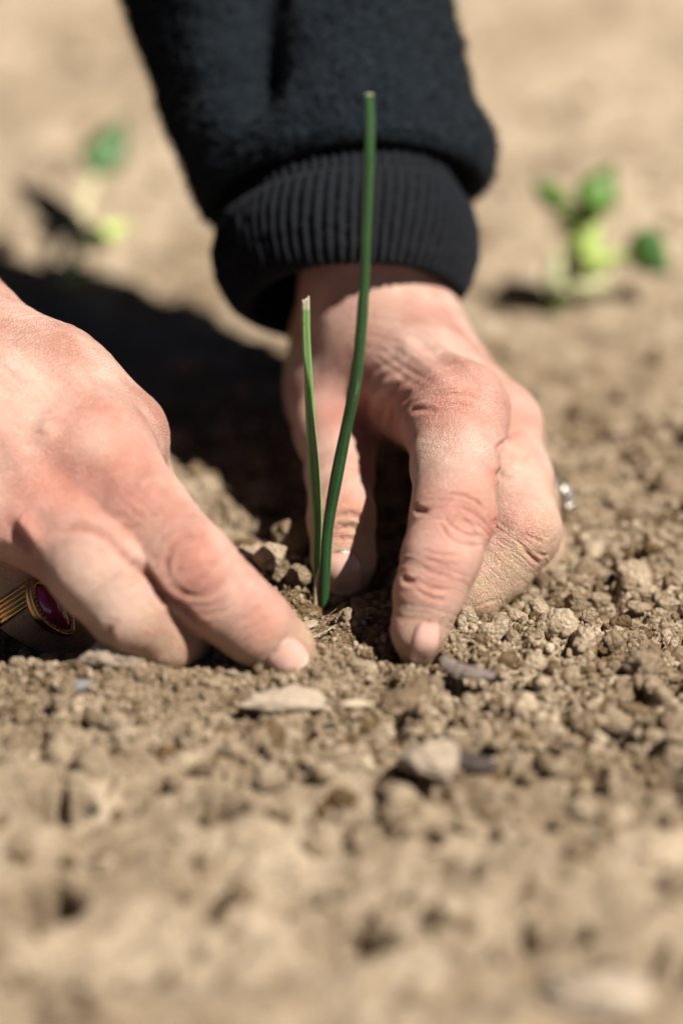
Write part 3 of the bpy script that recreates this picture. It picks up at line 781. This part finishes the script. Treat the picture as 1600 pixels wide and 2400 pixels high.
def scatter(n, level, smin_, smax, ylo, yhi, power=2.2, pref=None, seed=0):
    """random crumbs over the seen wedge of ground"""
    v_all, f_all, t_all, off = [], [], [], 0
    y = rng.uniform(ylo, yhi, n * 3); hw = (.535 + y) * .137 + .012; x = rng.uniform(-1, 1, n * 3) * hw
    if pref is not None:
        k = rng.uniform(0, 1, n * 3) < pref(x, y); x, y = x[k], y[k]
    x, y = x[:n], y[:n]; m = len(x)
    s = smin_ * (1 - rng.uniform(0, 1, m) * (1 - (smin_ / smax) ** power)) ** (-1 / power)
    z = H(x, y) + s * rng.uniform(-.15, .5, m)
    p = np.stack([x, y, z], 1); keep = np.minimum(HR(p), HL(p)) > s * .75
    for tx, ty in TIPS: keep &= (np.hypot(x - tx, y - ty) > .006) | (s < .0010)
    keep &= (np.hypot(x, y - .0005) > .0022 + s); p, s = p[keep], s[keep]; m = len(p)
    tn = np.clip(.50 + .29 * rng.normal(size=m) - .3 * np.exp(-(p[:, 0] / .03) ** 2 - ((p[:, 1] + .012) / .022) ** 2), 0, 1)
    tn = np.where(rng.uniform(0, 1, m) < .05, 0, tn)
    tp = [rock_template(level, 100 + seed + i) for i in range(10)]
    Rm = rotm(m); scl = s[:, None] * rng.uniform(.6, 1.25, (m, 3)); pick = rng.integers(0, 10, m)
    for i, (tv, tf) in enumerate(tp):
        q = np.where(pick == i)[0]
        if not len(q): continue
        V = np.einsum('nij,vj->nvi', Rm[q], tv) * scl[q][:, None] + p[q][:, None]
        v_all.append(V.reshape(-1, 3)); f_all.append((tf[None] + (np.arange(len(q)) * len(tv))[:, None, None]).reshape(-1, 3) + off); t_all.append(np.repeat(tn[q], len(tv))); off += len(q) * len(tv)
    return np.vstack(v_all), np.vstack(f_all), np.concatenate(t_all)
rightish = lambda x, y: .35 + .65 * smooth(-.02, .03, x + .25 * (-.03 - y))
sets = [scatter(13000, 2, .00035, .0011, -.06, .06, seed=1), scatter(26000, 1, .00018, .0005, -.05, .05, seed=9), scatter(5000, 2, .0008, .0022, -.07, .10, pref=rightish, seed=2),
        scatter(380, 3, .0018, .0042, -.09, .12, pref=rightish, seed=3), scatter(40, 4, .0035, .0055, -.10, .10, pref=rightish, seed=4),
        scatter(260, 3, .0012, .0045, -.16, -.05, seed=5), scatter(350, 2, .0015, .0050, .08, .50, seed=6)]
off = 0; FF = []
for v, f, t in sets: FF.append(f + off); off += len(v)
# grains of soil stuck to the fingertips
vv = np.vstack([VR, VL]); ok = np.where((vv[:, 2] < .017) & (vv[:, 2] > -.001) & (vv[:, 1] < .012))[0]
ok = rng.choice(ok, 900, replace=False); ok = ok[rng.uniform(0, 1, 900) < smooth(.018, .001, vv[ok, 2])]
tv, tf = rock_template(1, 5); rad = .00010 + .00022 * rng.uniform(0, 1, len(ok)) ** 3
sets.append(((np.einsum('nij,vj->nvi', rotm(len(ok)), tv) * rad[:, None, None] + vv[ok][:, None]).reshape(-1, 3), (tf[None] + (np.arange(len(ok)) * len(tv))[:, None, None]).reshape(-1, 3), np.full(len(ok) * len(tv), .55)))
FF.append(sets[-1][1] + off); off += len(sets[-1][0])
# bits of root, straw and twig
for _ in range(110):
    yy = rng.uniform(-.12, .09); xx = rng.uniform(-1, 1) * (.535 + yy) * .137; a = rng.uniform(0, math.pi); l = rng.uniform(.0015, .0055); bnd = rng.normal() * .25
    t = np.linspace(-1, 1, 9); px = xx + np.cos(a) * t * l - np.sin(a) * bnd * l * t * t; py = yy + np.sin(a) * t * l + np.cos(a) * bnd * l * t * t
    pz = float(np.max(H(px, py))) + .0002 + rng.normal() * .15 * l * t; pp = np.stack([px, py, pz], 1)
    if np.minimum(HR(pp), HL(pp)).min() < .0005 or np.hypot(xx, yy) < .008: continue
    V_, F_ = tube(pp, np.linspace(1, .5, 9) * rng.uniform(.00008, .00028), 5); F_ = np.vstack([F_[:, [0, 1, 2]], F_[:, [0, 2, 3]]])
    sets.append((V_, F_, np.full(len(V_), rng.choice([0, .1, .9, 1])))); FF.append(F_ + off); off += len(V_)
crumbs = mesh_np('soil_crumbs', np.vstack([s[0] for s in sets]), np.vstack(FF), SOIL, attrs={'tone': np.concatenate([s[2] for s in sets])})
tag(crumbs, 'loose crumbs of dry brown soil scattered over the ground', kind='stuff')

# ------------------------------------------------------------------ stones, clods, bark that can be told apart
PALE = mat_simple('pale_stone', (.35, .275, .20), .9, 420, .0007, .3)
BLUE = mat_simple('blue_grey_stone', (.15, .15, .155), .9, 500, .0002, .2)
BARK = mat_simple('weathered_bark', (.17, .13, .11), .8, 700, .0005, .6)
DRYLEAF = mat_simple('dry_leaf', (.30, .235, .16), .8, 600, .0003, .35)
DARKBARK = mat_simple('dark_bark', (.05, .035, .028), .8, 700, .0005, .5)
STRAW = mat_simple('straw', (.50, .40, .28), .7, 600, .0002, .3)
SLATE = mat_simple('dark_chip', (.045, .045, .05), .6, 700, .0002, .4)
def stone(name, label, cat, u, v, size, mat=None, z=0.0, seed=1, squash=(1, 1, 1), rz=0, group=None, tone=.6, lift=.35):
    g = G(u, v, z); x, y = g[0], g[1]; tv, tf = rock_template(4, seed, .3, 1.1); S = np.array(squash) * size * .001
    c, s_ = math.cos(rz), math.sin(rz); V = tv * S; V = V @ np.array([[c, s_, 0], [-s_, c, 0], [0, 0, 1]])
    h0 = float(H(np.array([x]), np.array([y]), False)[0])
    o = mesh_np(name, V, tf, mat or SOIL, attrs={'tone': np.full(len(V), tone)}); o.location = (x, y, h0 + S[2] * lift); return tag(o, label, cat, group)
stone('clod', 'pale rough clod of soil beside the left index finger', 'clod', 632, 1345, 4.0, z=.003, seed=11, tone=.8, squash=(1.05, .9, .95), lift=.9)
stone('clod', 'large brown clod just behind the green seedling', 'clod', 694, 1300, 5.6, z=.002, seed=12, tone=.3, squash=(1.1, 1, .85), lift=.8)
stone('clod', 'brown clod between the pale clod and the seedling', 'clod', 700, 1388, 3.2, z=.001, seed=13, tone=.35, lift=.9)
stone('clod', 'pale crumbly clod at the right edge of the sharp soil', 'clod', 1490, 1345, 4.2, z=.002, seed=14, tone=.75, lift=.7)
stone('clod', 'yellowish clod right of the curled finger', 'clod', 1350, 1402, 2.9, z=.002, seed=15, tone=.35, lift=.8)
stone('clod', 'small pale clod under the curled finger at right', 'clod', 1262, 1425, 3.0, z=.002, seed=16, tone=.7, lift=.8)
stone('clod', 'pale clod just right of the pointing fingernail', 'clod', 1095, 1480, 2.6, z=.002, seed=17, tone=.7, lift=.8)
stone('clod', 'reddish brown clod in the soft foreground below the straw piece', 'clod', 965, 1685, 4.6, seed=18, tone=.25, squash=(1.3, 1, .7))
stone('stone', 'large pale rounded stone below the left middle finger', 'stone', 275, 1600, 6.6, PALE, z=.003, seed=21, squash=(1.1, .8, .72), lift=.6)
stone('stone', 'long flat pale stone in front of the left fingertip', 'stone', 672, 1700, 7.6, PALE, seed=22, squash=(1.15, .5, .34), rz=.2, lift=.7)
stone('stone', 'big pale blurred stone in the foreground at centre right', 'stone', 1015, 1830, 6.0, PALE, seed=23, squash=(1.1, .8, .85), lift=.5)
stone('stone', 'small blue grey stone in the soil at left', 'stone', 185, 1655, 2.8, BLUE, z=.002, seed=24, squash=(1.1, .7, .5), lift=.9)
stone('stone', 'tiny dark blue stone right of the pointing fingernail', 'stone', 1172, 1478, 1.1, SLATE, z=.003, seed=25, lift=.9)
stone('stone', 'pale stone low at the bottom right corner', 'stone', 1430, 2370, 6.5, PALE, seed=26, squash=(1.5, 1, .5), lift=.4)
def flake(name, label, pts, wid, mat, thick=.0006, curl=.3, z=.003, cat='bark piece'):
    q = [G(u, v, z + float(H(np.array([G(u, v)[0]]), np.array([G(u, v)[1]]), False)[0])) for u, v in catmull(pts, 8)]
    q = np.array(q); n = len(q); V = []
    T = np.gradient(q, axis=0); W = 9
    for i in range(n):
        s = norm(np.cross(T[i], [0, 0, 1])); f = i / (n - 1); ww = wid * .001 * (math.sin(math.pi * min(1, max(0, f * .92 + .04))) ** .6) * (1 + .18 * math.sin(i * 2.1) + .1 * math.sin(i * 5.3))
        for j in range(W):
            a = j / (W - 1) * 2 - 1; V.append(q[i] + s * a * ww + np.array([0, 0, 1]) * (curl * ww * (1 - a * a) + .0002 * math.sin(i * 1.7 + j * 2)))
    F = [(i * W + j, (i + 1) * W + j, (i + 1) * W + j + 1, i * W + j + 1) for i in range(n - 1) for j in range(W - 1)]
    c = np.mean(V, 0); o = mesh_np(name, np.array(V) - c, F, mat); o.location = c; m = o.modifiers.new('t', 'SOLIDIFY'); m.thickness = thick
    return tag(o, label, cat)
flake('bark_flake', 'curved grey brown bark flake below the pointing fingertip', [(1038, 1545), (1062, 1572), (1100, 1582), (1160, 1588)], 1.9, BARK, z=.0035, curl=.6)
flake('straw_piece', 'short pale straw piece lying in front of the hands', [(800, 1656), (835, 1653), (872, 1656)], .8, STRAW, cat='straw')
flake('bark_flake', 'dark wet looking bark flake beside the big foreground stone', [(1050, 1765), (1100, 1790), (1165, 1800)], 2.6, DARKBARK, z=.002, curl=.4)
flake('dry_leaf', 'thin dry leaf scrap at the foot of the seedling', [(700, 1470), (720, 1466), (740, 1456)], 1.5, DRYLEAF, thick=.0002, curl=.15, z=.004, cat='leaf scrap')

# ------------------------------------------------------------------ seedling
def mat_leaf(name, c1, c2, tr=.25, streak=True):
    n = NT(name); f = n.attr('ang'); st = n.t.nodes.new('ShaderNodeTexNoise'); st.noise_dimensions = '1D'; st.inputs['Scale'].default_value = 1; st.inputs['Detail'].default_value = 2
    n.L(n.math('MULTIPLY', f, 24), st.inputs['W']); c = n.mix(st.outputs[0], c1, c2)
    c = n.mix(n.math('MULTIPLY', n.noise(250, 3), .3), c, tuple(x * 1.5 for x in c2))
    c = n.mix(n.ramp(n.noise(900, 4, .7), [(.60, (0, 0, 0)), (.70, (.7, .7, .7))]), c, (.20, .17, .09))
    c = n.mix(n.attr('tip'), c, (.62, .56, .42))
    n.set(Base_Color=c, Roughness=.38, Specular_IOR_Level=.5, Subsurface_Weight=tr, Subsurface_Radius=(.3, 1, .2), Subsurface_Scale=.001, Normal=n.bump(st.outputs[0], .0005, .9)); return n.m
LEAF = mat_leaf('onion_leaf', (.011, .052, .018), (.055, .155, .048)); LEAF2 = mat_leaf('onion_leaf_pale', (.11, .27, .07), (.30, .48, .18))
def leaf_tube(pts, wpx, yv, channel=0., seg=40, torn=False, mat=LEAF, name='leaf', tipn=2):
    c = catmull(pts, 12); n = len(c); wp = np.interp(np.linspace(0, 1, n), np.linspace(0, 1, len(wpx)), wpx)
    yy = np.interp(np.linspace(0, 1, n), np.linspace(0, 1, len(yv)), yv)
    p3 = np.array([P(u, v, y) for (u, v), y in zip(c, yy)]); T = np.gradient(p3, axis=0); V, ang, tip = [], [], []
    for i in range(n):
        t = norm(T[i]); X = norm(np.cross(t, [0, -1, 0])); Yv = np.cross(X, t)
        if Yv[1] > 0: Yv = -Yv
        r = wp[i] / 2 / 12.2 * .001 * (1 + .05 * math.sin(i * .23) * math.sin(i * .071 + 1))
        for j in range(seg):
            a = 2 * math.pi * j / seg; k = 1.0
            k -= channel * math.exp(-(((a - math.pi * .5 + math.pi) % (2 * math.pi) - math.pi) / .38) ** 2)
            k += .03 * math.cos(a * 9)
            q = p3[i] + X * math.cos(a) * r * k + Yv * math.sin(a) * r * k * .9
            if torn and i == n - 1: q = q + t * (.0006 * math.sin(a + 1) + .0005 * math.sin(a * 3))
            V.append(q); ang.append(j / seg * 2 if j < seg / 2 else 2 - j / seg * 2); tip.append(1.0 if i >= n - tipn else 0.0)
    # closed cut end, set down a little
    F = [(i * seg + j, i * seg + (j + 1) % seg, (i + 1) * seg + (j + 1) % seg, (i + 1) * seg + j) for i in range(n - 1) for j in range(seg)]
    for dr, sc_k in ((0, .72), (-.0006, .55), (-.0009, .02)):
        t = norm(T[-1]); base = len(V)
        last = np.array(V[(n - 1) * seg:n * seg]); cc = last.mean(0)
        V += list(cc + (last - cc) * sc_k + t * dr); ang += [0] * seg; tip += [1.0] * seg
        pb = (n - 1) * seg if sc_k == .72 else base - seg
        F += [(pb + j, pb + (j + 1) % seg, base + (j + 1) % seg, base + j) for j in range(seg)]
    return mesh_np(name, V, F, mat, attrs={'ang': ang, 'tip': tip})
plant = empty('onion_seedling', (0, 0, 0))
tag(plant, 'green onion seedling with one tall and one short cut leaf between the hands', 'seedling')
l1 = leaf_tube([(756, 1470), (758, 1435), (762, 1340), (768, 1240), (788, 1120), (812, 1000), (832, 900), (845, 780), (853, 660), (859, 520), (864, 390), (866, 290), (865, 219)], [18, 22, 27, 28, 30, 30, 29, 27, 25, 24, 23, 22, 20], [0, 0, 0, -.001, -.003, -.004, -.003, 0], tipn=1)
l1['label'] = 'tall dark green hollow leaf cut at the top'
l2 = leaf_tube([(746, 1460), (744, 1400), (742, 1320), (744, 1230), (738, 1130), (728, 1000), (722, 880), (717, 780), (716, 703)], [14, 16, 19, 24, 28, 25, 22, 20, 19], [.001, .002, .004, .005, .006], channel=.34, torn=True, mat=LEAF2, tipn=4)
l2['label'] = 'short pale green folded leaf with a torn white tip'
for o in (l1, l2): o.parent = plant
q = leaf_tube([(744, 1462), (741, 1420), (742, 1370), (748, 1330)], [20, 20, 14, 4], [.0005, .0005], mat=STRAW, name='sheath', tipn=0); q.parent = plant
q = leaf_tube([(833, 925), (838, 905), (839, 892)], [3, 4, 1.5], [-.005, -.005], mat=LEAF2, name='sprout', tipn=0, seg=10); q.parent = plant

# ------------------------------------------------------------------ blurred seedlings behind
GRN = mat_simple('seedling_green', (.07, .15, .015), .5, 200, .0003, .4, Subsurface_Weight=.1, Subsurface_Scale=.001)
DGR = mat_simple('seedling_dark_green', (.035, .10, .015), .5, 200, .0003, .4)
LIM = mat_simple('seedling_lime', (.27, .35, .08), .6, 200, .0003, .2, Subsurface_Weight=.2, Subsurface_Scale=.002)
CRM = mat_simple('seedling_cream', (.45, .45, .24), .6, 200, .0003, .15)
OLV = mat_simple('seedling_olive', (.16, .15, .08), .7, 200, .0003, .3)
def bleaf(u, v, y, L, W, ang, tilt, mat, parent, name='leaf'):
    """small cupped leaf: photo-plane angle and tilt towards the sky"""
    L *= 1.3; W *= 1.3; c = P(u, v, y); a = R(ang); d = norm(RT * math.cos(a) + UP * math.sin(a) + FW * tilt); s = norm(np.cross(d, FW)); nn = np.cross(s, d)
    V = []; N, M = 14, 8
    for i in range(N + 1):
        t = i / N; w_ = W * .0005 * math.sin(math.pi * t ** .85) ** .7 if 0 < t < 1 else 0.00005
        w_ *= 1 + .12 * math.sin(t * 25)
        for j in range(M + 1):
            q = j / M * 2 - 1; V.append(c + d * (t - .5) * L * .001 + s * q * w_ + nn * (.25 * W * .001 * q * q - .15 * L * .001 * (t - .5) ** 2 * 4))
    F = [(i * (M + 1) + j, (i + 1) * (M + 1) + j, (i + 1) * (M + 1) + j + 1, i * (M + 1) + j + 1) for i in range(N) for j in range(M)]
    o = mesh_np(name, V, F, mat); m = o.modifiers.new('t', 'SOLIDIFY'); m.thickness = .0004; return reparent(o, parent)
def bstem(pts, r0, r1, mat, parent, name='stem'):
    p = catmull(np.array([P(*q) for q in pts]), 6); o = mesh_np(name, *tube(p, np.linspace(r0, r1, len(p)) * .0015, 10), mat); return reparent(o, parent)
LFA = mat_simple('pale_green_leaf', (.05, .125, .03), .5, 200, .0003, .35); LST = mat_simple('shade_lightened_stem', (.50, .46, .26), .6, 200, .0003, .2); LLM = mat_simple('shade_lightened_lime_leaf', (.48, .58, .16), .6, 200, .0003, .2)  # left seedling: stem and lime leaf colours lightened to offset the arm's shadow
b = G(170, 650); pl = empty('sprout', b); tag(pl, 'small blurred seedling behind the left hand with one dark upright leaf', 'seedling', 'blurred seedlings behind the hands')
y0 = b[1]
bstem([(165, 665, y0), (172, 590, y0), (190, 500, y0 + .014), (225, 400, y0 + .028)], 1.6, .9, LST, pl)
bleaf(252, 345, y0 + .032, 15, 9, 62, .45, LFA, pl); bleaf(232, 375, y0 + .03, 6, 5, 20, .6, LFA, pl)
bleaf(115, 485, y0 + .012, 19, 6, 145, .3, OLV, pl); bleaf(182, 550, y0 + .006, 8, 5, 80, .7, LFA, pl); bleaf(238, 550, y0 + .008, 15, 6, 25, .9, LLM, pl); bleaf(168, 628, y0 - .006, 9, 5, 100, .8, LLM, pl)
b = G(1305, 720); pl = empty('sprout', b); tag(pl, 'blurred seedling right of the sleeve with several green and yellowish leaves', 'seedling', 'blurred seedlings behind the hands')
y0 = b[1]
bstem([(1300, 735, y0), (1310, 650, y0), (1345, 560, y0), (1375, 480, y0)], 1.6, .8, LIM, pl)
bstem([(1340, 600, y0), (1400, 600, y0), (1500, 592, y0)], .8, .6, LIM, pl); bstem([(1345, 560, y0), (1320, 500, y0), (1290, 458, y0)], .8, .6, LIM, pl)
bleaf(1407, 440, y0 + .002, 12, 9, 60, .55, GRN, pl); bleaf(1370, 490, y0, 8, 4, 20, .2, DGR, pl); bleaf(1288, 455, y0, 9, 5, 140, .5, GRN, pl)
bleaf(1385, 555, y0 - .004, 15, 5, 75, .6, LIM, pl); bleaf(1350, 585, y0 - .004, 10, 4, 120, .6, LIM, pl); bleaf(1525, 595, y0, 12, 9, -45, .5, DGR, pl)
bleaf(1405, 610, y0 - .005, 14, 5, 15, .6, LIM, pl); bleaf(1310, 640, y0 - .006, 10, 7, 100, .5, CRM, pl); bleaf(1380, 665, y0 - .006, 11, 5, 0, .5, CRM, pl); bleaf(1302, 700, y0 - .006, 7, 4, 90, .5, GRN, pl)
